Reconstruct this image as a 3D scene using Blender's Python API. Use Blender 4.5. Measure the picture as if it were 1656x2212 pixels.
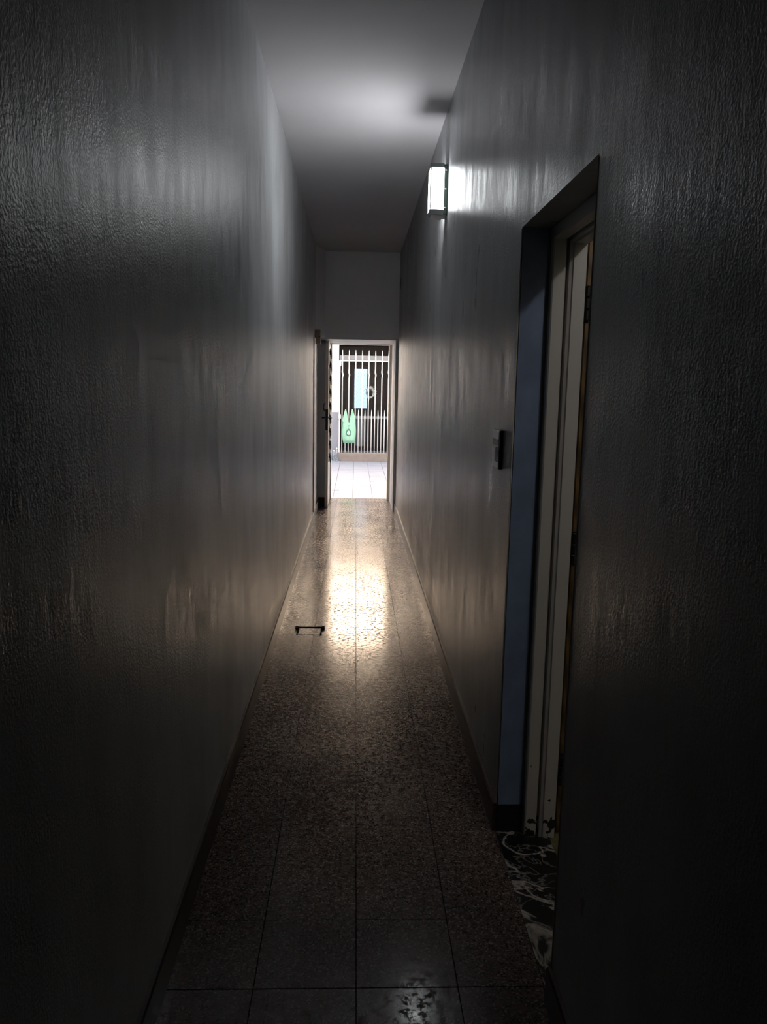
import bpy, bmesh, math, random
from mathutils import Vector, Matrix
random.seed(4)
for o in list(bpy.data.objects): bpy.data.objects.remove(o)
S = bpy.context.scene
C = S.collection
PI = math.pi

# ------------------------------------------------------------------ camera
YAW, PITCH, ROLL, FPX = 0.0377047, 0.1576802, 0.0190021, 1689.56
fw = Vector((math.sin(YAW)*math.cos(PITCH), math.cos(YAW)*math.cos(PITCH), -math.sin(PITCH)))
rt = Vector((math.cos(YAW), -math.sin(YAW), 0)); dn = fw.cross(rt)
r2 = math.cos(ROLL)*rt - math.sin(ROLL)*dn
d2 = math.sin(ROLL)*rt + math.cos(ROLL)*dn
cd = bpy.data.cameras.new('camera'); cam = bpy.data.objects.new('camera', cd); C.objects.link(cam)
m = Matrix((r2, -d2, -fw)).transposed().to_4x4(); m.translation = (0, 0, 1.5)
cam.matrix_world = m
cd.sensor_fit = 'VERTICAL'; cd.sensor_height = 36; cd.lens = FPX/2212*36
cd.clip_start = 0.05; cd.clip_end = 200
S.camera = cam

# ------------------------------------------------------------------ sky, sun, exposure
w = bpy.data.worlds.new('sky'); S.world = w; w.use_nodes = True
nt = w.node_tree; bg = nt.nodes['Background']
bg.inputs['Color'].default_value = (0.62, 0.79, 1.0, 1); bg.inputs['Strength'].default_value = 8.0
sd = bpy.data.lights.new('sun', 'SUN'); sun = bpy.data.objects.new('sun', sd); C.objects.link(sun)
sd.energy = 92; sd.color = (1.0, 0.75, 0.54); sd.angle = math.radians(0.6)
sun.rotation_euler = Vector((0.12, math.cos(math.radians(30)), -math.sin(math.radians(30)))).to_track_quat('-Z', 'Y').to_euler()
vs = S.view_settings
vs.view_transform = 'Standard'; vs.look = 'None'; vs.exposure = 0.0; vs.gamma = 1; vs.use_curve_mapping = False

# ------------------------------------------------------------------ materials
def srgb(r, g, b):
    f = lambda c: c/12.92 if c <= .04045 else ((c+.055)/1.055)**2.4
    return (f(r/255), f(g/255), f(b/255), 1)
def mat(name, col, rough=.5, metal=0, bump=0, bscale=60, var=0, vscale=4, spec=.5, rvar=0, rscale=6, emit=0, trans=0, alpha=1):
    M = bpy.data.materials.new(name); M.use_nodes = True
    n = M.node_tree.nodes; l = M.node_tree.links; b = n['Principled BSDF']
    b.inputs['Base Color'].default_value = col; b.inputs['Roughness'].default_value = rough
    b.inputs['Metallic'].default_value = metal; b.inputs['Specular IOR Level'].default_value = spec
    geo = n.new('ShaderNodeNewGeometry')
    if var:
        t = n.new('ShaderNodeTexNoise'); t.inputs['Scale'].default_value = vscale; t.inputs['Detail'].default_value = 6
        l.new(geo.outputs['Position'], t.inputs['Vector'])
        r = n.new('ShaderNodeValToRGB'); e = r.color_ramp.elements
        e[0].position = .3; e[1].position = .7
        e[0].color = [c*(1-var) for c in col[:3]]+[1]; e[1].color = [min(1, c*(1+var)) for c in col[:3]]+[1]
        l.new(t.outputs['Fac'], r.inputs['Fac']); l.new(r.outputs['Color'], b.inputs['Base Color'])
    if rvar:
        t = n.new('ShaderNodeTexNoise'); t.inputs['Scale'].default_value = rscale; t.inputs['Detail'].default_value = 5
        l.new(geo.outputs['Position'], t.inputs['Vector'])
        mr = n.new('ShaderNodeMapRange'); mr.inputs[1].default_value = .3; mr.inputs[2].default_value = .7
        mr.inputs[3].default_value = max(.03, rough-rvar); mr.inputs[4].default_value = min(1, rough+rvar)
        l.new(t.outputs['Fac'], mr.inputs[0]); l.new(mr.outputs[0], b.inputs['Roughness'])
    if bump:
        t = n.new('ShaderNodeTexNoise'); t.inputs['Scale'].default_value = bscale; t.inputs['Detail'].default_value = 4
        l.new(geo.outputs['Position'], t.inputs['Vector'])
        bp = n.new('ShaderNodeBump'); bp.inputs['Strength'].default_value = bump; bp.inputs['Distance'].default_value = .004
        l.new(t.outputs['Fac'], bp.inputs['Height']); l.new(bp.outputs['Normal'], b.inputs['Normal'])
    if emit:
        b.inputs['Emission Color'].default_value = col; b.inputs['Emission Strength'].default_value = emit
    if trans: b.inputs['Transmission Weight'].default_value = trans
    return M

def wall_paint(name, col, ro=(.27, .42)):
    """semi-gloss grey paint: brush relief, grubby mottling, fine pale scuffs"""
    M = bpy.data.materials.new(name); M.use_nodes = True
    n = M.node_tree.nodes; l = M.node_tree.links; b = n['Principled BSDF']
    geo = n.new('ShaderNodeNewGeometry')
    def noise(sc, det, stretch=(1, 1, 1), dist=0):
        mp = n.new('ShaderNodeMapping'); mp.inputs['Scale'].default_value = stretch
        l.new(geo.outputs['Position'], mp.inputs['Vector'])
        t = n.new('ShaderNodeTexNoise'); t.inputs['Scale'].default_value = sc; t.inputs['Detail'].default_value = det
        t.inputs['Distortion'].default_value = dist
        l.new(mp.outputs['Vector'], t.inputs['Vector']); return t
    big = noise(3.2, 8, (1, 1, .4))
    r = n.new('ShaderNodeValToRGB'); e = r.color_ramp.elements
    e[0].position = .35; e[1].position = .65
    e[0].color = [c*.78 for c in col[:3]]+[1]; e[1].color = [c*1.1 for c in col[:3]]+[1]
    l.new(big.outputs['Fac'], r.inputs['Fac'])
    # scuffs: thin iso-lines of a distorted noise, kept to scattered zones
    sc = noise(7, 2, (1, 1, .6), 1.2)
    a = n.new('ShaderNodeMath'); a.operation = 'SUBTRACT'; a.inputs[1].default_value = .5; l.new(sc.outputs['Fac'], a.inputs[0])
    ab = n.new('ShaderNodeMath'); ab.operation = 'ABSOLUTE'; l.new(a.outputs[0], ab.inputs[0])
    lt = n.new('ShaderNodeMapRange'); lt.inputs[1].default_value = 0; lt.inputs[2].default_value = .006
    lt.inputs[3].default_value = 1; lt.inputs[4].default_value = 0; l.new(ab.outputs[0], lt.inputs[0])
    zn = noise(2.3, 5); zr = n.new('ShaderNodeMapRange'); zr.inputs[1].default_value = .52; zr.inputs[2].default_value = .64
    l.new(zn.outputs['Fac'], zr.inputs[0])
    mu = n.new('ShaderNodeMath'); mu.operation = 'MULTIPLY'; l.new(lt.outputs[0], mu.inputs[0]); l.new(zr.outputs[0], mu.inputs[1])
    mu2 = n.new('ShaderNodeMath'); mu2.operation = 'MULTIPLY'; mu2.inputs[1].default_value = .35; l.new(mu.outputs[0], mu2.inputs[0])
    mx = n.new('ShaderNodeMix'); mx.data_type = 'RGBA'
    l.new(mu2.outputs[0], mx.inputs[0]); l.new(r.outputs['Color'], mx.inputs[6])
    mx.inputs[7].default_value = (.75, .74, .72, 1)
    l.new(mx.outputs[2], b.inputs['Base Color'])
    rg = noise(11, 7, (1, 1, .3)); mr = n.new('ShaderNodeMapRange'); mr.inputs[1].default_value = .3; mr.inputs[2].default_value = .7
    mr.inputs[3].default_value = ro[0]; mr.inputs[4].default_value = ro[1]
    l.new(rg.outputs['Fac'], mr.inputs[0]); l.new(mr.outputs[0], b.inputs['Roughness'])
    bn = noise(45, 5, (1, 1, .45)); bn2 = noise(160, 2)
    ad = n.new('ShaderNodeMath'); ad.operation = 'ADD'; l.new(bn.outputs['Fac'], ad.inputs[0]); l.new(bn2.outputs['Fac'], ad.inputs[1])
    bn3 = noise(6.5, 4, (1, 1, .22)); bm3 = n.new('ShaderNodeMath'); bm3.operation = 'MULTIPLY'; bm3.inputs[1].default_value = 2.4; l.new(bn3.outputs['Fac'], bm3.inputs[0])
    ad2 = n.new('ShaderNodeMath'); ad2.operation = 'ADD'; l.new(ad.outputs[0], ad2.inputs[0]); l.new(bm3.outputs[0], ad2.inputs[1]); ad = ad2
    bp = n.new('ShaderNodeBump'); bp.inputs['Strength'].default_value = .45; bp.inputs['Distance'].default_value = .0026
    l.new(ad.outputs[0], bp.inputs['Height']); l.new(bp.outputs['Normal'], b.inputs['Normal'])
    b.inputs['Specular IOR Level'].default_value = .28
    return M

def terrazzo(name, base, light, dark, rough, rvar):
    M = bpy.data.materials.new(name); M.use_nodes = True
    n = M.node_tree.nodes; l = M.node_tree.links; b = n['Principled BSDF']
    geo = n.new('ShaderNodeNewGeometry')
    v = n.new('ShaderNodeTexVoronoi'); v.inputs['Scale'].default_value = 230
    l.new(geo.outputs['Position'], v.inputs['Vector'])
    sep = n.new('ShaderNodeSeparateColor'); l.new(v.outputs['Color'], sep.inputs[0])
    r = n.new('ShaderNodeValToRGB'); r.color_ramp.interpolation = 'CONSTANT'; e = r.color_ramp.elements
    e[0].position = 0; e[0].color = dark
    e[1].position = .22; e[1].color = base
    x = e.new(.72); x.color = [base[0]*1.5, base[1]*1.35, base[2]*1.3, 1]
    x = e.new(.90); x.color = light
    l.new(sep.outputs[0], r.inputs['Fac'])
    t = n.new('ShaderNodeTexNoise'); t.inputs['Scale'].default_value = 2.2; t.inputs['Detail'].default_value = 7
    l.new(geo.outputs['Position'], t.inputs['Vector'])
    r3 = n.new('ShaderNodeValToRGB'); r3.color_ramp.elements[0].position = .3; r3.color_ramp.elements[1].position = .7
    r3.color_ramp.elements[0].color = (.72, .62, .6, 1); r3.color_ramp.elements[1].color = (1.0, 1.0, 1.0, 1)
    l.new(t.outputs['Fac'], r3.inputs['Fac'])
    b.inputs['Specular IOR Level'].default_value = .24
    mm = n.new('ShaderNodeMix'); mm.data_type = 'RGBA'; mm.blend_type = 'MULTIPLY'; mm.inputs[0].default_value = 1
    l.new(r.outputs['Color'], mm.inputs[6]); l.new(r3.outputs['Color'], mm.inputs[7])
    l.new(mm.outputs[2], b.inputs['Base Color'])
    # worn wax: gloss comes and goes in fine flecks inside larger zones
    a = n.new('ShaderNodeTexNoise'); a.inputs['Scale'].default_value = 45; a.inputs['Detail'].default_value = 6; a.inputs['Roughness'].default_value = .65
    l.new(geo.outputs['Position'], a.inputs['Vector'])
    mr = n.new('ShaderNodeMapRange'); mr.inputs[1].default_value = .36; mr.inputs[2].default_value = .62
    mr.inputs[3].default_value = rough+rvar; mr.inputs[4].default_value = rough-rvar
    l.new(a.outputs['Fac'], mr.inputs[0])
    k = n.new('ShaderNodeTexNoise'); k.inputs['Scale'].default_value = 46; k.inputs['Detail'].default_value = 8; k.inputs['Roughness'].default_value = .75
    l.new(geo.outputs['Position'], k.inputs['Vector'])
    zk = n.new('ShaderNodeTexNoise'); zk.inputs['Scale'].default_value = 3.0; zk.inputs['Detail'].default_value = 4; l.new(geo.outputs['Position'], zk.inputs['Vector'])
    su = n.new('ShaderNodeMath'); su.operation = 'ADD'; l.new(k.outputs['Fac'], su.inputs[0]); zm = n.new('ShaderNodeMath'); zm.operation = 'MULTIPLY'; zm.inputs[1].default_value = .15; l.new(zk.outputs['Fac'], zm.inputs[0]); l.new(zm.outputs[0], su.inputs[1])
    kr = n.new('ShaderNodeMapRange'); kr.inputs[1].default_value = .575; kr.inputs[2].default_value = .64; kr.inputs[3].default_value = 0; kr.inputs[4].default_value = .34
    l.new(su.outputs[0], kr.inputs[0])
    ra = n.new('ShaderNodeMath'); ra.operation = 'ADD'; l.new(mr.outputs[0], ra.inputs[0]); l.new(kr.outputs[0], ra.inputs[1])
    l.new(ra.outputs[0], b.inputs['Roughness'])
    bn = n.new('ShaderNodeTexNoise'); bn.inputs['Scale'].default_value = 55; bn.inputs['Detail'].default_value = 3
    l.new(geo.outputs['Position'], bn.inputs['Vector'])
    bp = n.new('ShaderNodeBump'); bp.inputs['Strength'].default_value = .03; bp.inputs['Distance'].default_value = .0004
    l.new(bn.outputs['Fac'], bp.inputs['Height']); l.new(bp.outputs['Normal'], b.inputs['Normal'])
    return M

def marble(name):
    M = bpy.data.materials.new(name); M.use_nodes = True
    n = M.node_tree.nodes; l = M.node_tree.links; b = n['Principled BSDF']
    geo = n.new('ShaderNodeNewGeometry')
    def vein(sc, width, dist):
        t = n.new('ShaderNodeTexNoise'); t.inputs['Scale'].default_value = sc; t.inputs['Detail'].default_value = 5; t.inputs['Distortion'].default_value = dist
        l.new(geo.outputs['Position'], t.inputs['Vector'])
        a = n.new('ShaderNodeMath'); a.operation = 'SUBTRACT'; a.inputs[1].default_value = .5; l.new(t.outputs['Fac'], a.inputs[0])
        c = n.new('ShaderNodeMath'); c.operation = 'ABSOLUTE'; l.new(a.outputs[0], c.inputs[0])
        r = n.new('ShaderNodeMapRange'); r.inputs[1].default_value = 0; r.inputs[2].default_value = width; r.inputs[3].default_value = 1; r.inputs[4].default_value = 0
        l.new(c.outputs[0], r.inputs[0]); return r
    v1 = vein(5.5, .035, 1.2); v2 = vein(13, .03, 1.0)
    ms = n.new('ShaderNodeMath'); ms.operation = 'MULTIPLY'; ms.inputs[1].default_value = .4; l.new(v2.outputs[0], ms.inputs[0])
    mx = n.new('ShaderNodeMath'); mx.operation = 'MAXIMUM'; l.new(v1.outputs[0], mx.inputs[0]); l.new(ms.outputs[0], mx.inputs[1])
    c = n.new('ShaderNodeMix'); c.data_type = 'RGBA'; l.new(mx.outputs[0], c.inputs[0])
    c.inputs[6].default_value = (.012, .012, .013, 1); c.inputs[7].default_value = (.62, .58, .53, 1)
    l.new(c.outputs[2], b.inputs['Base Color']); b.inputs['Roughness'].default_value = .3
    return M

def wood(name, c0, c1, scale=7):
    M = bpy.data.materials.new(name); M.use_nodes = True
    n = M.node_tree.nodes; l = M.node_tree.links; b = n['Principled BSDF']
    tc = n.new('ShaderNodeNewGeometry'); mp = n.new('ShaderNodeMapping'); mp.inputs['Scale'].default_value = (1, 1, .55); mp.inputs['Rotation'].default_value = (0, .6, 0)
    l.new(tc.outputs['Position'], mp.inputs['Vector'])
    t = n.new('ShaderNodeTexWave'); t.inputs['Scale'].default_value = scale; t.inputs['Distortion'].default_value = 5; t.inputs['Detail'].default_value = 2
    l.new(mp.outputs['Vector'], t.inputs['Vector'])
    r = n.new('ShaderNodeValToRGB'); r.color_ramp.elements[0].color = c0; r.color_ramp.elements[1].color = c1
    l.new(t.outputs['Fac'], r.inputs['Fac']); l.new(r.outputs['Color'], b.inputs['Base Color']); b.inputs['Roughness'].default_value = .45
    return M

def chipped(name, col, under):
    """painted metal frame with black chips, denser near the floor"""
    M = bpy.data.materials.new(name); M.use_nodes = True
    n = M.node_tree.nodes; l = M.node_tree.links; b = n['Principled BSDF']
    geo = n.new('ShaderNodeNewGeometry')
    t = n.new('ShaderNodeTexNoise'); t.inputs['Scale'].default_value = 26; t.inputs['Detail'].default_value = 5
    l.new(geo.outputs['Position'], t.inputs['Vector'])
    sp = n.new('ShaderNodeSeparateXYZ'); l.new(geo.outputs['Position'], sp.inputs[0])
    mr = n.new('ShaderNodeMapRange'); mr.inputs[1].default_value = 0; mr.inputs[2].default_value = .22; mr.inputs[3].default_value = .5; mr.inputs[4].default_value = .74
    l.new(sp.outputs['Z'], mr.inputs[0])
    gt = n.new('ShaderNodeMath'); gt.operation = 'GREATER_THAN'; l.new(t.outputs['Fac'], gt.inputs[0]); l.new(mr.outputs[0], gt.inputs[1])
    c = n.new('ShaderNodeMix'); c.data_type = 'RGBA'; l.new(gt.outputs[0], c.inputs[0]); c.inputs[6].default_value = col; c.inputs[7].default_value = under
    l.new(c.outputs[2], b.inputs['Base Color']); b.inputs['Roughness'].default_value = .4
    return M

def clear(name, tint, gloss=.12):
    M = bpy.data.materials.new(name); M.use_nodes = True
    n = M.node_tree.nodes; l = M.node_tree.links
    for x in list(n): n.remove(x)
    o = n.new('ShaderNodeOutputMaterial'); t = n.new('ShaderNodeBsdfTransparent'); t.inputs[0].default_value = tint
    g = n.new('ShaderNodeBsdfGlossy'); g.inputs['Roughness'].default_value = .08
    x = n.new('ShaderNodeMixShader'); x.inputs[0].default_value = gloss
    l.new(t.outputs[0], x.inputs[1]); l.new(g.outputs[0], x.inputs[2]); l.new(x.outputs[0], o.inputs[0])
    return M

MT = dict(
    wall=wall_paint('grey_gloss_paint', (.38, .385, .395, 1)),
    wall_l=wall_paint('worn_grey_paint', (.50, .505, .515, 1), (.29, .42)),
    farwall=mat('matt_grey_paint', (.80, .79, .82, 1), .7, bump=.2),
    ceil=mat('white_ceiling_paint', (.68, .655, .675, 1), .9, bump=.15, bscale=30, var=.04, vscale=1.5),
    floor=terrazzo('brown_terrazzo', (.115, .09, .08, 1), (.32, .29, .26, 1), (.03, .025, .024, 1), .15, .03),
    grout=mat('dark_grout', (.02, .016, .014, 1), .9),
    skirt=mat('dark_brown_skirting', (.055, .036, .028, 1), .32, var=.35, vscale=60),
    marble=marble('black_veined_marble'),
    blue=mat('blue_grey_reveal_paint', (.22, .30, .47, 1), .5, var=.15, vscale=9),
    frame=chipped('chipped_white_enamel', (.62, .60, .58, 1), (.02, .018, .016, 1)),
    white=mat('white_enamel', (.75, .73, .71, 1), .4),
    cream=mat('cream_enamel', (.78, .70, .60, 1), .45),
    leafwood=wood('grained_brown_wood', (.07, .038, .012, 1), (.20, .12, .04, 1)),
    darkwood=wood('dark_brown_wood', (.012, .007, .008, 1), (.022, .013, .013, 1)),
    black=mat('black_iron', (.012, .012, .013, 1), .4, metal=.3),
    soot=mat('rusty_black_iron', (.02, .014, .01, 1), .95, spec=.05),
    steel=mat('dull_steel', (.30, .30, .30, 1), .35, metal=1),
    olive=mat('olive_floor', (.22, .2, .09, 1), .5, var=.3, vscale=20),
    roomwall=mat('ochre_wall', (.45, .43, .36, 1), .7, var=.2, vscale=5),
    lampmetal=mat('dark_green_grey_metal', (.09, .13, .11, 1), .4, metal=.2),
    lampgrey=mat('grey_lamp_casting', (.22, .23, .23, 1), .4, metal=.2),
    glow=mat('lit_opal_diffuser', (.95, .985, 1.0, 1), .4, emit=72),
    glowdim=mat('dimmed_opal_panel', (.95, .985, 1.0, 1), .4, emit=26),  # weaker emission, so the lamp throws less light on the near walls
    plastic=mat('off_white_plastic', (.88, .87, .85, 1), .3),
    darkplastic=mat('dark_plastic', (.02, .02, .022, 1), .3),
    brownbox=mat('beige_brown_plastic', (.36, .26, .19, 1), .5),
    facade=mat('white_render', (.80, .77, .72, 1), .85, bump=.3, bscale=20, var=.05, vscale=2),
    dado=mat('blue_grey_dado', (.20, .215, .26, 1), .7, var=.06),
    plinth=mat('cream_stone', (.22, .185, .165, 1), .7, var=.12, vscale=7),
    ptile=mat('pale_patio_tile', (.165, .185, .235, 1), .5, var=.05, vscale=8),
    pgrout=mat('grey_patio_grout', (.08, .09, .11, 1), .9),
    gate=mat('white_gate_paint', (.85, .84, .82, 1), .4),
    gategrey=mat('grey_gate_paint', (.14, .14, .145, 1), .5),
    brownwall=mat('brown_vestibule_paint', (.10, .065, .05, 1), .7, var=.1),
    bag=mat('mint_green_plastic', (.25, .49, .36, 1), .4),
    bagprint=mat('dark_green_print', (.05, .17, .13, 1), .5),
    bagwhite=mat('white_print', (.5, .6, .56, 1), .5),
    greycloth=mat('pale_grey_plastic', (.12, .135, .14, 1), .5, var=.1, vscale=12),
    silver=mat('silver_tinsel', (.7, .72, .72, 1), .3, metal=.6),
    courtyard=mat('pale_blue_render', (.50, .47, .45, 1), .9),
    glass=clear('window_glass', (.86, .94, 1, 1), .06),
    pet=clear('clear_bottle_plastic', (.80, .88, .95, 1), .25),
    bulb=mat('warm_bulb', (1, .96, .91, 1), .4, emit=170),
    roof=mat('roof_concrete', (.35, .34, .33, 1), .9),
)

# ------------------------------------------------------------------ mesh helpers
def bm_box(bm, lo, hi):
    x0, y0, z0 = lo; x1, y1, z1 = hi
    v = [bm.verts.new(p) for p in ((x0,y0,z0),(x1,y0,z0),(x1,y1,z0),(x0,y1,z0),(x0,y0,z1),(x1,y0,z1),(x1,y1,z1),(x0,y1,z1))]
    for f in ((0,3,2,1),(4,5,6,7),(0,1,5,4),(1,2,6,5),(2,3,7,6),(3,0,4,7)): bm.faces.new([v[i] for i in f])
def bm_prism(bm, pts, axis, a, b):
    """extrude a 2D polygon along an axis; pts are the other two coordinates in order"""
    def P(p, t):
        q = list(p); q.insert(axis, t); return q
    A = [bm.verts.new(P(p, a)) for p in pts]; B = [bm.verts.new(P(p, b)) for p in pts]
    n = len(pts)
    bm.faces.new(A); bm.faces.new(list(reversed(B)))
    for i in range(n): bm.faces.new([A[i], B[i], B[(i+1)%n], A[(i+1)%n]][::-1])
def bm_tube(bm, pts, rad, seg=8, cap=True):
    pts = [Vector(p) for p in pts]; rings = []
    if not isinstance(rad, (list, tuple)): rad = [rad]*len(pts)
    up = None
    for i, p in enumerate(pts):
        d = (pts[min(i+1, len(pts)-1)]-pts[max(i-1, 0)]).normalized()
        if up is None: up = Vector((0, 0, 1)) if abs(d.z) < .9 else Vector((1, 0, 0))
        s = d.cross(up).normalized(); u = s.cross(d).normalized(); up = u
        rings.append([bm.verts.new(p+rad[i]*(math.cos(2*PI*k/seg)*s+math.sin(2*PI*k/seg)*u)) for k in range(seg)])
    for a, b in zip(rings, rings[1:]):
        for k in range(seg): bm.faces.new([a[k], a[(k+1)%seg], b[(k+1)%seg], b[k]])
    if cap: bm.faces.new(rings[0][::-1]); bm.faces.new(rings[-1])
def bm_lathe(bm, prof, c, seg=16):
    rings = []
    for r, z in prof: rings.append([bm.verts.new((c[0]+r*math.cos(2*PI*k/seg), c[1]+r*math.sin(2*PI*k/seg), c[2]+z)) for k in range(seg)])
    for a, b in zip(rings, rings[1:]):
        for k in range(seg): bm.faces.new([a[k], a[(k+1)%seg], b[(k+1)%seg], b[k]])
    bm.faces.new(rings[0][::-1]); bm.faces.new(rings[-1])
def world_loc(o):
    v = Vector((0, 0, 0))
    while o: v = v+o.location; o = o.parent
    return v
def obj(name, bm, material, parent=None, bevel=0, smooth=False, loc=None, seg=2):
    """one mesh object; coordinates are given in world metres, origin at the base centre"""
    bmesh.ops.recalc_face_normals(bm, faces=bm.faces)
    if bevel: bmesh.ops.bevel(bm, geom=list(bm.edges), offset=bevel, segments=seg, profile=.5, affect='EDGES')
    co = [v.co for v in bm.verts]
    if loc is None:
        loc = Vector(((min(c.x for c in co)+max(c.x for c in co))/2, (min(c.y for c in co)+max(c.y for c in co))/2, min(c.z for c in co)))
    for v in bm.verts: v.co -= Vector(loc)
    me = bpy.data.meshes.new(name); bm.to_mesh(me); bm.free()
    if smooth:
        for p in me.polygons: p.use_smooth = True
    me.materials.append(MT[material])
    o = bpy.data.objects.new(name, me); C.objects.link(o)
    if parent:
        o.parent = parent; o.location = Vector(loc)-world_loc(parent)
    else: o.location = loc
    return o
def box(name, lo, hi, material, parent=None, bevel=0):
    bm = bmesh.new(); bm_box(bm, lo, hi); return obj(name, bm, material, parent, bevel)
def prism(name, pts, axis, a, b, material, parent=None, bevel=0):
    bm = bmesh.new(); bm_prism(bm, pts, axis, a, b); return obj(name, bm, material, parent, bevel)
def tube(name, pts, rad, material, parent=None, seg=8):
    bm = bmesh.new(); bm_tube(bm, pts, rad, seg); return obj(name, bm, material, parent, smooth=True)
def copy(o, name, wloc, parent):
    c = o.copy(); c.name = name; C.objects.link(c); c.parent = parent; c.location = Vector(wloc)-(world_loc(parent) if parent else Vector((0, 0, 0)))
    return c
def empty(name, loc, label=None, cat=None, group=None, kind=None):
    o = bpy.data.objects.new(name, None); o.empty_display_size = .05; C.objects.link(o); o.location = loc
    return tag(o, label, cat, group, kind)
def tag(o, label=None, cat=None, group=None, kind=None):
    if label: o['label'] = label
    if cat: o['category'] = cat
    if group: o['group'] = group
    if kind: o['kind'] = kind
    return o
def struct(o, label, cat): return tag(o, label, cat, kind='structure')

XL, XR, H = -.4685, .5, 3.058
YB = -1.6                       # wall behind the camera
YE = 10.6                       # outer face line of the corridor building

# ================================================================== CORRIDOR SHELL
# floor: screed + terrazzo tiles
fl = struct(box('floor', (XL-.25, YB-.2, -.16), (XR+.0, YE, -.0162), 'grout'), 'dark brown terrazzo tile floor running down the narrow corridor', 'floor')
P = .2588; g = .0017
xs = [XL, -.2388, .02, .2788, XR]
proto = {}
y = 1.763-P*13; rows = []
while y < YE: rows.append((max(y, YB), min(y+P, YE))); y += P
for j, (y0, y1) in enumerate(rows):
    if y1-y0 < .02: continue
    for i in range(4):
        x0, x1 = xs[i], xs[i+1]; wide = abs(y0-1.763) < .01 or abs(y0-4.61) < .01; gy_ = .004 if wide else .0008
        key = (round(x1-x0, 4), round(y1-y0, 4), wide)
        if key not in proto:
            o = box('floor_tile', (x0+g/2, y0+gy_/2, -.016), (x1-g/2, y1-.0004, 0), 'floor', fl, bevel=.0008); proto[key] = o
        else: o = copy(proto[key], 'floor_tile', ((x0+x1)/2, (y0+y1)/2+gy_/4-.0002, -.016), fl)
        o.rotation_euler = (random.gauss(0, .0012), random.gauss(0, .0012), 0)
# ceiling + roof of the building
ce = struct(box('ceiling', (XL-.25, YB-.2, H), (XR+.25, YE, H+.2), 'ceil'), 'plain off-white corridor ceiling', 'ceiling')
struct(box('wall_left', (XL-.2, YB-.2, -.1), (XL, YE-.15, H), 'wall_l'), 'long grey gloss painted wall without doors on the left', 'wall')
# right wall with the near doorway
DY0, DY1, DZ = 1.71, 2.475, 1.99
bm = bmesh.new()
bm_box(bm, (XR, YB-.2, -.1), (XR+.2, DY0, H)); bm_box(bm, (XR, DY1, -.1), (XR+.2, YE-.15, H)); bm_box(bm, (XR, DY0, DZ), (XR+.2, DY1, H))
struct(obj('wall_right', bm, 'wall'), 'long grey gloss painted wall with the lamp and doorway on the right', 'wall')
struct(box('wall_back', (XL-.2, YB-.2, -.1), (XR+.2, YB, H), 'wall'), 'grey wall closing the corridor behind the viewer', 'wall')
# far lintel wall above the street-side passage, with a splayed left cheek
bm = bmesh.new()
bm_prism(bm, [(XL, 9.12), (-.372, 9.48), (XR, 9.48), (XR, YE-.15), (XL, YE-.15)], 2, 2.072, H)
wf = struct(obj('wall_far', bm, 'farwall'), 'dark grey lintel wall above the open far door', 'wall')
struct(box('trim_1', (XL+.002, 9.5, 2.058), (XR-.002, YE-.15, 2.0715), 'white'), 'white painted soffit board over the far doorway', 'trim')
struct(box('trim_2', (XR-.032, 9.5, 0), (XR, YE-.18, 2.0575), 'farwall'), 'grey pilaster at the right of the far doorway', 'trim')
struct(box('trim_3', (XL, 8.72, .1), (XL+.012, 9.115, 2.03), 'white', bevel=.003), 'white casing strip at the end of the left wall', 'trim')
tag(box('junction_cover', (.005, 9.468, 2.407), (.072, 9.4799, 2.491), 'farwall', bevel=.004), 'small painted-over junction plate on the far lintel wall', 'junction box')
struct(box('trim_6', (XL, 9.80, .12), (-.3765, YE-.151, 2.0575), 'farwall'), 'grey panel filling the niche behind the open far door', 'trim')
struct(box('trim_7', (XL+.015, 9.792, 0), (-.3765, YE-.151, .1195), 'darkplastic'), 'black strip at the foot of the niche behind the open far door', 'trim')  # black strip along the foot of the niche panel
# skirtings
bm = bmesh.new(); bm_prism(bm, [(XL, 0), (XL+.014, 0), (XL+.014, .094), (XL+.010, .100), (XL, .100)], 1, YB, YE-.2)
struct(obj('baseboard_left', bm, 'skirt'), 'low dark terrazzo baseboard along the left wall', 'baseboard')
bm = bmesh.new()
for a, b in ((YB, DY0), (DY1, 9.5)): bm_prism(bm, [(XR, 0), (XR-.014, 0), (XR-.014, .094), (XR-.010, .100), (XR, .100)], 1, a, b)
struct(obj('baseboard_right', bm, 'skirt'), 'low dark terrazzo baseboard along the right wall', 'baseboard')

# ================================================================== NEAR DOORWAY (right)
struct(box('threshold', (XR+.0, DY0+.001, -.1), (XR+.175, DY1-.001, .002), 'marble', bevel=.001), 'black marble threshold with white veins in the right doorway', 'threshold')
struct(box('trim_4', (XR+.003, DY1-.006, .1), (XR+.080, DY1-.0005, DZ), 'blue'), 'dark blue-grey painted reveal of the right doorway', 'trim')
struct(box('trim_5', (XR+.003, DY1-.010, .002), (XR+.085, DY1-.0005, .1), 'darkplastic'), 'black skirting at the foot of the blue reveal', 'trim')
d1 = empty('door_1', (XR+.1, (DY0+DY1)/2, 0), 'open doorway on the right with chipped white metal frame and brown door', 'door', kind='structure')
fx = XR
prof = [(fx+.0905, DY1-.001), (fx+.0905, DY1-.034), (fx+.0945, DY1-.038), (fx+.1285, DY1-.038), (fx+.1316, DY1-.034), (fx+.1316, DY1-.014), (fx+.140, DY1-.014),
        (fx+.140, DY1-.042), (fx+.148, DY1-.046), (fx+.151, DY1-.052), (fx+.190, DY1-.052), (fx+.190, DY1-.001)]
prism('jamb', prof, 2, .0025, DZ-.001, 'frame', d1)
profn = [(px, DY0+(DY1-py)) for px, py in prof]
prism('jamb', profn, 2, .0025, DZ-.001, 'frame', d1)
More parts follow.
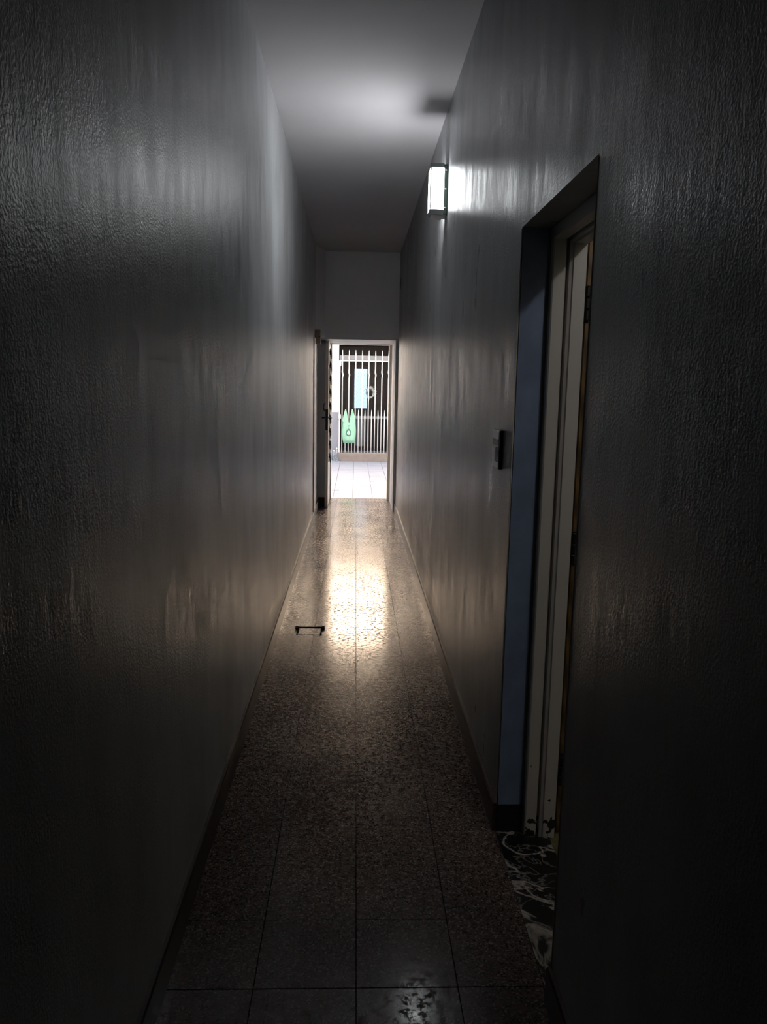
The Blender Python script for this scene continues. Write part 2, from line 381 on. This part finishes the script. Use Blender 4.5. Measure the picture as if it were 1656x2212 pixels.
profh = [(px, DZ-(DY1-py)) for px, py in prof]       # x, z
bm = bmesh.new()
def P2(p, t): return (p[0], t, p[1])
A = [bm.verts.new(P2(p, DY0+.03)) for p in profh]; B = [bm.verts.new(P2(p, DY1-.03)) for p in profh]
bm.faces.new(A); bm.faces.new(B[::-1])
for i in range(len(A)): bm.faces.new([A[i], A[(i+1) % len(A)], B[(i+1) % len(A)], B[i]])
obj('frame_head', bm, 'frame', d1)
# the leaf stands open at a right angle, hinged on the far jamb
leaf = box('door_leaf', (XR+.202, DY1-.02, .012), (XR+.935, DY1+.018, 1.955), 'leafwood', d1, bevel=.002)
for z0, z1 in ((.02, .14), (.52, .62), (1.02, 1.10), (1.48, 1.56), (1.85, 1.95)):
    box('rail', (XR+.214, DY1-.026, z0), (XR+.93, DY1-.0195, z1), 'leafwood', leaf)
box('stile', (XR+.203, DY1-.0265, .015), (XR+.2135, DY1-.0195, 1.952), 'leafwood', leaf)
for z in (.24, 1.0, 1.765):
    bm = bmesh.new()
    bm_box(bm, (XR+.193, DY1-.031, z-.055), (XR+.235, DY1-.0266, z+.055))
    for k, s in ((-.036, .016), (0, .016), (.036, .016)): bm_lathe(bm, [(.0075, -s), (.0095, -s+.003), (.0095, s-.003), (.0075, s)], (XR+.203, DY1-.036, z+k), 10)
    obj('hinge', bm, 'black', d1)
for ye in (DY0-.0015, DY1-.0015):
    struct(tube('trim_8', [(XR, ye+.0015, .1), (XR, ye+.0015, DZ-.005)], .0022, 'cream'), 'thin pale bead painting caught light on the worn corner edge of the right doorway, %s side' % ('near' if ye < 2 else 'far'), 'trim')  # cream colour stands in for light caught along the worn corner
# the room behind
RX0, RX1, RY0, RY1 = XR+.2, 3.2, .6, 3.6
struct(box('floor_side_room', (XR+.176, RY0, -.1), (RX1, RY1, 0), 'olive'), 'olive yellow floor of the side room beyond the marble threshold', 'floor')
struct(box('wall_side_room_far', (RX0, RY1, 0), (RX1, RY1+.1, 2.9), 'roomwall'), 'ochre end wall of the side room', 'wall')
struct(box('wall_side_room_near', (RX0, RY0-.1, 0), (RX1, RY0, 2.9), 'roomwall'), 'ochre near wall of the side room', 'wall')
struct(box('wall_side_room_right', (RX1, RY0-.1, 0), (RX1+.1, RY1+.1, 2.9), 'roomwall'), 'ochre outer wall of the side room', 'wall')
struct(box('ceiling_side_room', (RX0, RY0-.1, 2.9), (RX1+.1, RY1+.1, 3.0), 'ceil'), 'ceiling of the side room', 'ceiling')
sl = empty('unseen_bulb', (1.3, 1.0, 2.9), 'unseen warm bulb added in the side room to light the door frame', 'lamp')  # unseen bulb, positioned so its light reaches the door frame
tube('cord', [(1.3, 1.0, 2.9), (1.3, 1.0, 2.68)], .003, 'darkplastic', sl)
bm = bmesh.new(); bm_lathe(bm, [(.012, .1), (.03, .06), (.034, .04), (.024, .012), (.006, 0)], (1.3, 1.0, 2.58), 14); obj('bulb', bm, 'bulb', sl, smooth=True)

# ================================================================== WALL LAMP
L = empty('wall_lamp', (XR, 4.66, 2.462), 'lit rectangular bulkhead lamp high on the right wall', 'lamp')
box('base_plate', (.478, 4.594, 2.468), (.4995, 4.726, 2.737), 'lampmetal', L, bevel=.003)
box('diffuser_dim_panel', (.4085, 4.6025, 2.4977), (.4772, 4.6115, 2.7173), 'glowdim', L, bevel=.004)  # dimmer panel added over the near face to hold back light this way
box('diffuser', (.409, 4.612, 2.4975), (.4775, 4.716, 2.7175), 'glow', L, bevel=.008)
box('top_cap', (.399, 4.594, 2.718), (.4775, 4.726, 2.742), 'lampgrey', L, bevel=.004)
bm = bmesh.new(); bm_prism(bm, [(.399, 2.497), (.4775, 2.497), (.4775, 2.462), (.41, 2.468)], 1, 4.594, 4.726); obj('bottom_cap', bm, 'lampgrey', L, bevel=.003)
for yy in (4.5965, 4.7175): box('frame_bar', (.400, yy, 2.4975), (.4065, yy+.006, 2.7175), 'lampgrey', L)
for zz in (2.50, 2.60, 2.70):
    bm = bmesh.new(); bm_lathe(bm, [(.004, 0), (.006, .003), (.006, .006), (.003, .008)], (.489, 4.590, zz), 10); obj('screw', bm, 'steel', L)

# ================================================================== WALL SWITCH / ENTRY PANEL
s = empty('wall_switch', (XR, 2.69, 1.235), 'slim off-white switch plate with dark band beside the doorway', 'switch')
box('body', (.489, 2.635, 1.232), (.4998, 2.755, 1.364), 'darkplastic', s, bevel=.002)
box('face_plate', (.4845, 2.635, 1.234), (.4888, 2.755, 1.362), 'plastic', s, bevel=.001)
box('dark_band', (.4832, 2.645, 1.312), (.4843, 2.745, 1.333), 'darkplastic', s)
box('rocker', (.4815, 2.672, 1.258), (.4843, 2.742, 1.306), 'plastic', s, bevel=.001)
box('slot', (.4828, 2.650, 1.256), (.4843, 2.664, 1.308), 'darkplastic', s)

# ================================================================== FLOOR HATCH
hx0, hx1, hy0, hy1 = -.345, -.19, 4.612, 4.765
hc = empty('inspection_cover', ((hx0+hx1)/2, (hy0+hy1)/2, 0), 'small square inspection cover with dark iron edge set in the floor', 'cover')
box('lid', (hx0+.0105, hy0+.002, .0004), (hx1-.0105, hy1-.0165, .0016), 'floor', hc)
for a, b in (((hx0, hy0), (hx0+.010, hy1)), ((hx1-.010, hy0), (hx1, hy1)), ((hx0+.0102, hy1-.016), (hx1-.0102, hy1))):
    box('frame_edge', (a[0], a[1], .0004), (b[0], b[1], .005), 'soot', hc)
for cx in (hx0-.004, hx1+.004):
    box('corner_lug', (cx-.010, hy1-.05, .0051), (cx+.010, hy1-.004, .010), 'soot', hc)

# ================================================================== FAR LEFT BELL BOX, RIGHT HOLE
b = empty('bell_box', (XL, 9.06, 1.966), 'small beige-brown bell box at the end of the left wall', 'bell box')
box('case', (XL+.001, 9.0, 1.972), (-.405, 9.1, 2.13), 'brownbox', b, bevel=.004)
box('cover', (XL+.005, 8.992, 2.05), (-.409, 8.9995, 2.125), 'brownbox', b, bevel=.002)
bm = bmesh.new(); bm_tube(bm, [(-.418, 8.984, 2.05), (-.418, 8.9995, 2.05)], .008, 12); obj('button', bm, 'black', b)
hd = empty('socket_hole', (XR, 9.24, 2.66), 'small black round socket high on the right wall near far end', 'socket')
bm = bmesh.new(); bm_tube(bm, [(XR-.001, 9.24, 2.685), (XR-.008, 9.24, 2.685)], [.072, .06], 20); obj('rim', bm, 'wall', hd)
bm = bmesh.new(); bm_tube(bm, [(XR-.0082, 9.24, 2.685), (XR-.010, 9.24, 2.685)], .045, 20); obj('opening', bm, 'black', hd)

# ================================================================== FAR DOOR
d2_ = empty('door_2', (.06, YE-.1, 0), 'far door standing open with white frame and iron scroll leaf', 'door', kind='structure')
FY0, FY1 = YE-.15, YE
box('jamb', (XL-.2, FY0, 0), (-.318, FY1, 2.05), 'white', d2_)
for k, (a, bb, yy) in enumerate(((.434, .452, FY0+.05), (.452, .472, FY0+.02), (.472, .70, FY0))):
    box('jamb', (a, yy, 0), (bb-.0005, FY1, 2.05), 'cream' if k < 2 else 'white', d2_)
box('frame_head', (XL-.2, FY0, 2.0505), (.70, FY1, 2.10), 'white', d2_)
lx0, lx1, ly0, ly1 = -.374, -.336, 9.70, 10.445
lf = empty('door_leaf', (0, 0, 0)); lf.parent = d2_; lf.location = Vector(((lx0+lx1)/2, (ly0+ly1)/2, .01))-d2_.location
box('stile', (lx0, ly0, .012), (lx1, ly0+.10, 2.045), 'cream', lf, bevel=.002)
box('stile', (lx0, ly1-.09, .012), (lx1, ly1, 2.045), 'cream', lf, bevel=.002)
box('bottom_panel', (lx0, ly0+.1, .012), (lx1, ly1-.09, .52), 'white', lf)
box('top_rail', (lx0, ly0+.1, 1.96), (lx1, ly1-.09, 2.045), 'white', lf)
box('pane', (lx0+.012, ly0+.1, .52), (lx1-.012, ly1-.09, 1.96), 'darkplastic', lf)
n = 9
for i in range(n):
    z = .60+i*(1.90-.60)/(n-1)
    for side, cy in ((1, ly0+.23), (-1, ly0+.43)):
        pts = []
        for t in range(15):
            a = t/14*2*PI*1.35; r = .078*(1-t/22)
            pts.append((lx1+.006+.016*math.sin(PI*t/14), cy+side*r*math.cos(a), z+r*math.sin(a)))
        tube('scroll', pts, .006, 'black', lf, 6)
box('lock_plate', (lx0+.004, ly0-.005, .965), (lx1-.004, ly0-.0005, 1.225), 'black', lf)
for sgn, x0 in ((-1, lx0), (1, lx1)):
    xx = x0+sgn*.035
    tube('handle', [(x0, ly0+.03, 1.12), (x0+sgn*.02, ly0+.03, 1.12), (xx, ly0+.032, 1.12), (xx+sgn*.002, ly0+.05, 1.118), (xx, ly0+.13, 1.112)], .008, 'black', lf)
tube('pull', [(lx0, ly0+.03, 1.20), (lx0-.018, ly0+.03, 1.215), (lx0-.024, ly0+.03, 1.25), (lx0-.018, ly0+.03, 1.285), (lx0, ly0+.03, 1.30)], .006, 'black', lf)

# ================================================================== PATIO BEYOND
GY = 16.1
struct(box('wall_sun_block', (-2.6, YE-.15, H), (3.0, YE, 5.75), 'facade'), 'unseen high wall over the far door, added to block the sun', 'wall')  # unseen, its height set to keep sun off the patio floor
struct(box('wall_house_left', (-2.6, YE-.15, -.1), (XL-.2, YE, H), 'facade'), 'house wall left of the far door outside', 'wall')
struct(box('wall_house_right', (.70, YE-.15, -.1), (3.0, YE, H), 'facade'), 'house wall right of the far door outside', 'wall')
struct(box('wall_house_lintel', (XL-.2, YE-.15, 2.1), (.70, YE, H), 'facade'), 'house wall over the far door outside', 'wall')
struct(box('roof', (-2.6, YB-.3, H+.2), (4.0, YE-.15, H+.35), 'roof'), 'unseen flat roof slab added over the corridor to stop light leaks', 'roof')  # unseen slab added so no daylight leaks in from above
PX0, PX1 = -1.45, 1.75
pf = struct(box('patio_floor', (PX0, YE, -.1), (PX1, GY+2.6, -.0122), 'pgrout'), 'pale tiled patio floor between the far door and gate', 'floor')
pt = .272; pr = None; th = .016
for j in range(21):
    for i in range(12):
        cx = .247-pt*6+pt*(i+.5)-.09*((16-(YE+pt*j))/5)*0; cy = YE+.003+pt*(j+.5)
        if cy+pt/2 > GY-.005: continue
        if pr is None: pr = box('patio_tile', (cx-pt/2+.0025, cy-pt/2+.0025, -.012), (cx+pt/2-.0025, cy+pt/2-.0025, 0), 'ptile', pf, bevel=.001); o = pr
        else: o = copy(pr, 'patio_tile', (cx, cy, -.012), pf)
        o.rotation_euler = (random.gauss(0, .002), random.gauss(0, .002), 0)
struct(box('wall_patio_left', (PX0-.15, YE, -.1), (PX0, GY, 5.2), 'facade'), 'white side wall of the patio on the left', 'wall')
struct(box('wall_patio_right', (PX1, YE, -.1), (PX1+.15, GY, 5.2), 'facade'), 'white side wall of the patio on the right', 'wall')
OX0, OX1, OZ = -.352, .70, 2.385
bm = bmesh.new()
bm_box(bm, (-2.6, GY, -.1), (OX0, GY+.2, 6.6)); bm_box(bm, (OX1, GY, -.1), (3.0, GY+.2, 6.6)); bm_box(bm, (OX0, GY, OZ), (OX1, GY+.2, 6.6))
fa = struct(obj('wall_facade', bm, 'facade'), 'white rendered facade around the gated entrance across the patio', 'wall')
box('dado', (PX0+.001, GY-.008, 0), (OX0-.001, GY-.0005, .99), 'dado', fa); box('dado', (OX1+.001, GY-.008, 0), (PX1-.001, GY-.0005, .99), 'dado', fa)
struct(box('step', (OX0+.001, GY-.10, 0), (OX1-.001, GY+.5, .167), 'plinth', bevel=.004), 'cream stone step under the white gate', 'step')
# vestibule behind the gate
VY = GY+1.35
struct(box('wall_vestibule_left', (OX0-.12, GY+.2, -.1), (OX0, VY, OZ+.1), 'brownwall'), 'brown left wall of the vestibule behind the gate', 'wall')
struct(box('wall_vestibule_right', (OX1, GY+.2, -.1), (OX1+.12, VY, OZ+.1), 'brownwall'), 'brown right wall of the vestibule behind the gate', 'wall')
struct(box('ceiling_vestibule', (OX0-.12, GY+.2, OZ), (OX1+.12, VY+.1, OZ+.12), 'brownwall'), 'brown ceiling of the vestibule behind the gate', 'ceiling')
struct(box('floor_vestibule', (OX0, GY+.5, -.012), (OX1, VY, .165), 'darkwood'), 'dark floor of the vestibule behind the gate', 'floor')
px0, px1, pz0, pz1 = -.034, .246, 1.04, 1.895
bm = bmesh.new()
bm_box(bm, (OX0-.12, VY, -.1), (px0, VY+.05, OZ)); bm_box(bm, (px1, VY, -.1), (OX1+.12, VY+.05, OZ)); bm_box(bm, (px0, VY, -.1), (px1, VY+.05, pz0)); bm_box(bm, (px0, VY, pz1), (px1, VY+.05, OZ))
d3 = struct(obj('door_3', bm, 'darkwood'), 'dark brown wooden door with narrow glazed light behind the gate', 'door')
for a, bq in (((OX0+.03, .20), (px0-.08, 2.3)), ((px1+.10, .20), (px1+.13, 2.3)), ((px0-.02, .28), (px1+.02, .32)), ((px0-.02, .86), (px1+.02, .9)), ((px0-.03, 1.97), (px1+.03, 2.0)), ((px0-.07, .2), (px0-.045, 2.25))):
    box('moulding', (a[0], VY-.018, a[1]), (bq[0], VY-.0005, bq[1]), 'darkwood', d3, bevel=.004)
wn = empty('window_1', (.106, VY+.02, pz0), 'narrow pale blue glazed light with diagonal wire lattice', 'window', kind='structure')
box('pane', (px0+.001, VY+.02, pz0+.001), (px1-.001, VY+.026, pz1-.001), 'glass', wn)
bm = bmesh.new()
for sg in (1, -1):
    c = -1.4
    while c < 2.6:
        pts = []
        # line z = sg*1.6*(x-px0)+pz0+c clipped to the pane
        q = []
        for i in range(41):
            x = px0+.002+(px1-px0-.004)*i/40; z = sg*1.6*(x-px0)+pz0+c
            if pz0+.002 < z < pz1-.002: q.append((x, VY+.012, z))
        if len(q) > 2: bm_tube(bm, [q[0], q[-1]], .0022, 4)
        c += .085
tag(obj('wire_lattice', bm, 'steel', wn), kind='stuff')
# open light court behind that glass
struct(box('wall_court', (-3, VY+3.2, -.1), (3.6, VY+3.35, 3.2), 'courtyard'), 'pale blue wall of the light court behind the glazed door', 'wall')
struct(box('floor_court', (-3, VY+.05, -.1), (3.6, VY+3.2, 0), 'pgrout'), 'grey floor of the light court', 'floor')

# ------------------------------------------------------------------ gate
G = empty('metal_gate', (.19, GY-.03, .167), 'white painted gate of tall and short pointed bars on cream step', 'gate')
gy = GY-.03
def bar_mesh(z1, kink):
    bm = bmesh.new(); rr = .0105
    zs = [.169]
    if kink: zs += [1.68, 1.74, 1.80, 1.86]
    zs += [z1-.20, z1-.15, z1-.08, z1]
    rad = []
    for z in zs:
        if z == z1: rad.append(.002)
        elif z == z1-.15: rad.append(rr*1.25)
        elif z == z1-.08: rad.append(rr*.85)
        elif z in (1.74, 1.80): rad.append(rr*1.3)
        else: rad.append(rr)
    off = {1.74: .010, 1.80: -.004}
    bm_tube(bm, [(off.get(z, 0), gy, z) for z in zs], rad, 8); return bm
first = None
for i in range(8):
    x = -.276+i*.1332
    if first is None:
        first = obj('long_bar', bar_mesh(2.235, True), 'gate', G, smooth=True, loc=(0, gy, .169)); first.location.x = x-G.location.x
    else: copy(first, 'long_bar', (x, gy, .169), G)
first = None
for i in range(7):
    x = -.276+(i+.5)*.1332
    if first is None:
        first = obj('short_bar', bar_mesh(1.045, False), 'gate', G, smooth=True, loc=(0, gy, .169)); first.location.x = x-G.location.x
    else: copy(first, 'short_bar', (x, gy, .169), G)
box('rail', (-.335, gy+.014, 2.03), (.69, gy+.04, 2.13), 'gategrey', G, bevel=.003)
box('rail', (-.335, gy+.010, 2.010), (.69, gy+.052, 2.0295), 'gate', G, bevel=.002)
box('rail', (-.335, gy+.014, .862), (.69, gy+.026, .918), 'gategrey', G, bevel=.002)
box('post', (-.345, gy+.002, .168), (-.318, gy+.029, 2.02), 'gate', G, bevel=.003); box('post', (.675, gy+.002, .168), (.697, gy+.029, 2.02), 'gate', G, bevel=.003)
for x, z in ((-.325, 1.965), (-.325, .90), (.684, .97)):
    bm = bmesh.new(); bm_lathe(bm, [(.012, -.05), (.024, -.045), (.026, 0), (.024, .045), (.012, .05)], (x, gy-.022, z), 12); obj('hinge', bm, 'gate', G, smooth=True)

# ------------------------------------------------------------------ green carrier bag
def bag_y(u, v):  # belly of the bag towards the viewer; u across 0..1, v up 0..1
    belly = max(0, math.sin(PI*min(1, max(0, u))))**.6*(.055*max(0, 1-v)**.5*min(1, v*8+.25)+.010)
    folds = .006*math.sin(u*17+v*3)*(.4+v)+.004*math.sin(u*31-v*9)
    return -belly+folds
bx0, bx1, bz0, bz1 = -.262, .004, .365, 1.05
def bag_xz(u, v):
    z = bz0+(bz1-bz0)*v
    if v < .64:
        w = 1-.05*math.cos(v*9)-.10*max(0, .12-v)/.12; c = .5
        x = bx0+(bx1-bx0)*(c+(u-c)*w)
    else:
        t = (v-.64)/.36
        k = 0 if u < .5 else 1
        uu = u*2-k
        cen = (.225, .74)[k]; half = .25*max(0, 1-t)**.9+.03
        if t < .25: half = max(half, .25-.3*t)
        lo, hi = cen-half, cen+half*.95
        x = bx0+(bx1-bx0)*(lo+(hi-lo)*uu)
    return x, z
def bag_sheet(bm, front):
    NU, NV = 24, 34; grid = []
    for j in range(NV+1):
        v = j/NV; row = []
        for i in range(NU+1):
            u = i/NU
            x, z = bag_xz(u if u != .5 or v < .64 else .4999, v); yy = bag_y(u, v)
            row.append(bm.verts.new((x, GY-.062+(yy if front else -.012+.004*math.sin(u*9)), z)))
        grid.append(row)
    for j in range(NV):
        for i in range(NU):
            if (j+1)/NV > .64 and i in (11, 12): continue
            f = [grid[j][i], grid[j][i+1], grid[j+1][i+1], grid[j+1][i]]
            bm.faces.new(f if front else f[::-1])
    return grid
bm = bmesh.new(); bag_sheet(bm, True); bag_sheet(bm, False)
bmesh.ops.remove_doubles(bm, verts=bm.verts, dist=.0008)
bagroot = empty('carrier_bag', (-.13, GY-.07, bz0), 'mint green plastic carrier bag hung on the white gate', 'bag')
bo = obj('bag_body', bm, 'bag', bagroot, smooth=True)
so = bo.modifiers.new('t', 'SOLIDIFY'); so.thickness = .0012; so.offset = -1
def on_bag(x, z):
    u = (x-bx0)/(bx1-bx0); v = (z-bz0)/(bz1-bz0); return (x, GY-.062+bag_y(u, v)-.005, z)
def ring(name, cx, cz, r0, r1, material, drop=0):
    bm = bmesh.new(); N = 28; a = []; b_ = []
    for k in range(N):
        t = 2*PI*k/N; e = 1+drop*max(0, math.sin(t))**3
        a.append(bm.verts.new(on_bag(cx+r1*.85*math.cos(t), cz+r1*e*math.sin(t)))); b_.append(bm.verts.new(on_bag(cx+r0*.85*math.cos(t), cz+r0*e*math.sin(t))))
    for k in range(N): bm.faces.new([a[k], a[(k+1) % N], b_[(k+1) % N], b_[k]])
    return obj(name, bm, material, bagroot)
ring('print_ring', -.138, .575, .038, .066, 'bagprint', .35)
ring('print_disc', -.138, .575, .002, .034, 'bagwhite', .2)
ring('print_dot', -.136, .575, .001, .010, 'bagprint', .3)
for (xa, za, xb, zb) in ((-.155, .735, -.142, .715), (-.118, .735, -.136, .712)):
    bm = bmesh.new()
    p, q = on_bag(xa, za), on_bag(xb, zb)
    bm_tube(bm, [p, q], .006, 6); obj('print_mark', bm, 'bagprint', bagroot)
# pale grey bag hanging behind the bars
bm = bmesh.new(); gr = []
for j in range(20):
    row = []
    for i in range(17):
        u = i/16; v = j/19
        x = .0+.19*u+.012*math.sin(v*4)*(u-.5); row.append(bm.verts.new((x, GY+.05-.02*math.sin(PI*u)*(1-.5*v)+.008*math.sin(u*22+v*2), .31+.55*v-.012*math.sin(u*PI)*(1-v))))
    gr.append(row)
for j in range(19):
    for i in range(16): bm.faces.new([gr[j][i], gr[j][i+1], gr[j+1][i+1], gr[j+1][i]])
gc = tag(obj('hanging_cloth', bm, 'greycloth', smooth=True), 'pale grey cloth hanging behind the gate bars beside the green bag', 'cloth')
gc.modifiers.new('t', 'SOLIDIFY').thickness = .004
# silver wreath with bow
W = empty('wreath', (.31, VY-.05, 1.28), 'silver tinsel wreath with bow on the dark door behind the gate', 'wreath')
bm = bmesh.new(); cx, cz = .312, 1.39
bm_tube(bm, [(cx+.075*math.cos(t*2*PI/24), VY-.045, cz+.115*math.sin(t*2*PI/24)) for t in range(25)], .016, 7, cap=False); obj('ring', bm, 'silver', W)
bm = bmesh.new()
for k in range(170):
    t = random.uniform(0, 2*PI); p = Vector((cx+.075*math.cos(t), VY-.045, cz+.115*math.sin(t)))
    d = Vector((random.gauss(0, 1), random.gauss(-.3, .6), random.gauss(0, 1))).normalized()*random.uniform(.03, .06)
    s_ = d.cross(Vector((0, 1, 0))).normalized()*.009
    if p.y+d.y > VY-.021: d.y = 0
    bm.faces.new([bm.verts.new(p-s_), bm.verts.new(p+s_), bm.verts.new(p+d)])
tag(obj('tinsel', bm, 'silver', W), kind='stuff')
for sg in (1, -1):
    pts = [(cx+.075+.06*(1-math.cos(t*PI/6))*.5, VY-.07, cz+.0+sg*.05*math.sin(t*PI/6)+sg*.01*t/6) for t in range(7)]
    tube('bow_loop', pts, .011, 'silver', W, 6)

# ------------------------------------------------------------------ bottles, drain
for n_, (bx, by, hh, lab) in enumerate(((-.432, GY-.08, .21, 'shorter clear plastic water bottle against the white pier, left one'), (-.378, GY-.165, .27, 'taller clear plastic water bottle at the pier corner by the step'))):
    B_ = empty('water_bottle', (bx, by, 0), lab, 'bottle', 'water bottles at the foot of the white pier')
    bm = bmesh.new(); r = .036
    bm_lathe(bm, [(.03, .001), (r, .012), (r, hh*.3), (r*.93, hh*.34), (r, hh*.38), (r, hh*.66), (r*.8, hh*.78), (.013, hh*.9), (.013, hh*.94)], (bx, by, 0), 16); obj('bottle_body', bm, 'pet', B_, smooth=True)
    bm = bmesh.new(); bm_lathe(bm, [(.015, 0), (.0155, .004), (.0155, .018), (.013, .02)], (bx, by, hh*.94), 12); obj('cap', bm, 'plastic', B_)
dr = empty('floor_drain', (-.277, 11.42, 0), 'small grey slotted drain in the patio floor inside the door', 'drain')
box('frame', (-.327, 11.36, .0012), (-.227, 11.48, .004), 'greycloth', dr, bevel=.001)
for i in range(5): box('slot', (-.317+i*.0185, 11.37, .0041), (-.306+i*.0185, 11.47, .0052), 'darkplastic', dr)
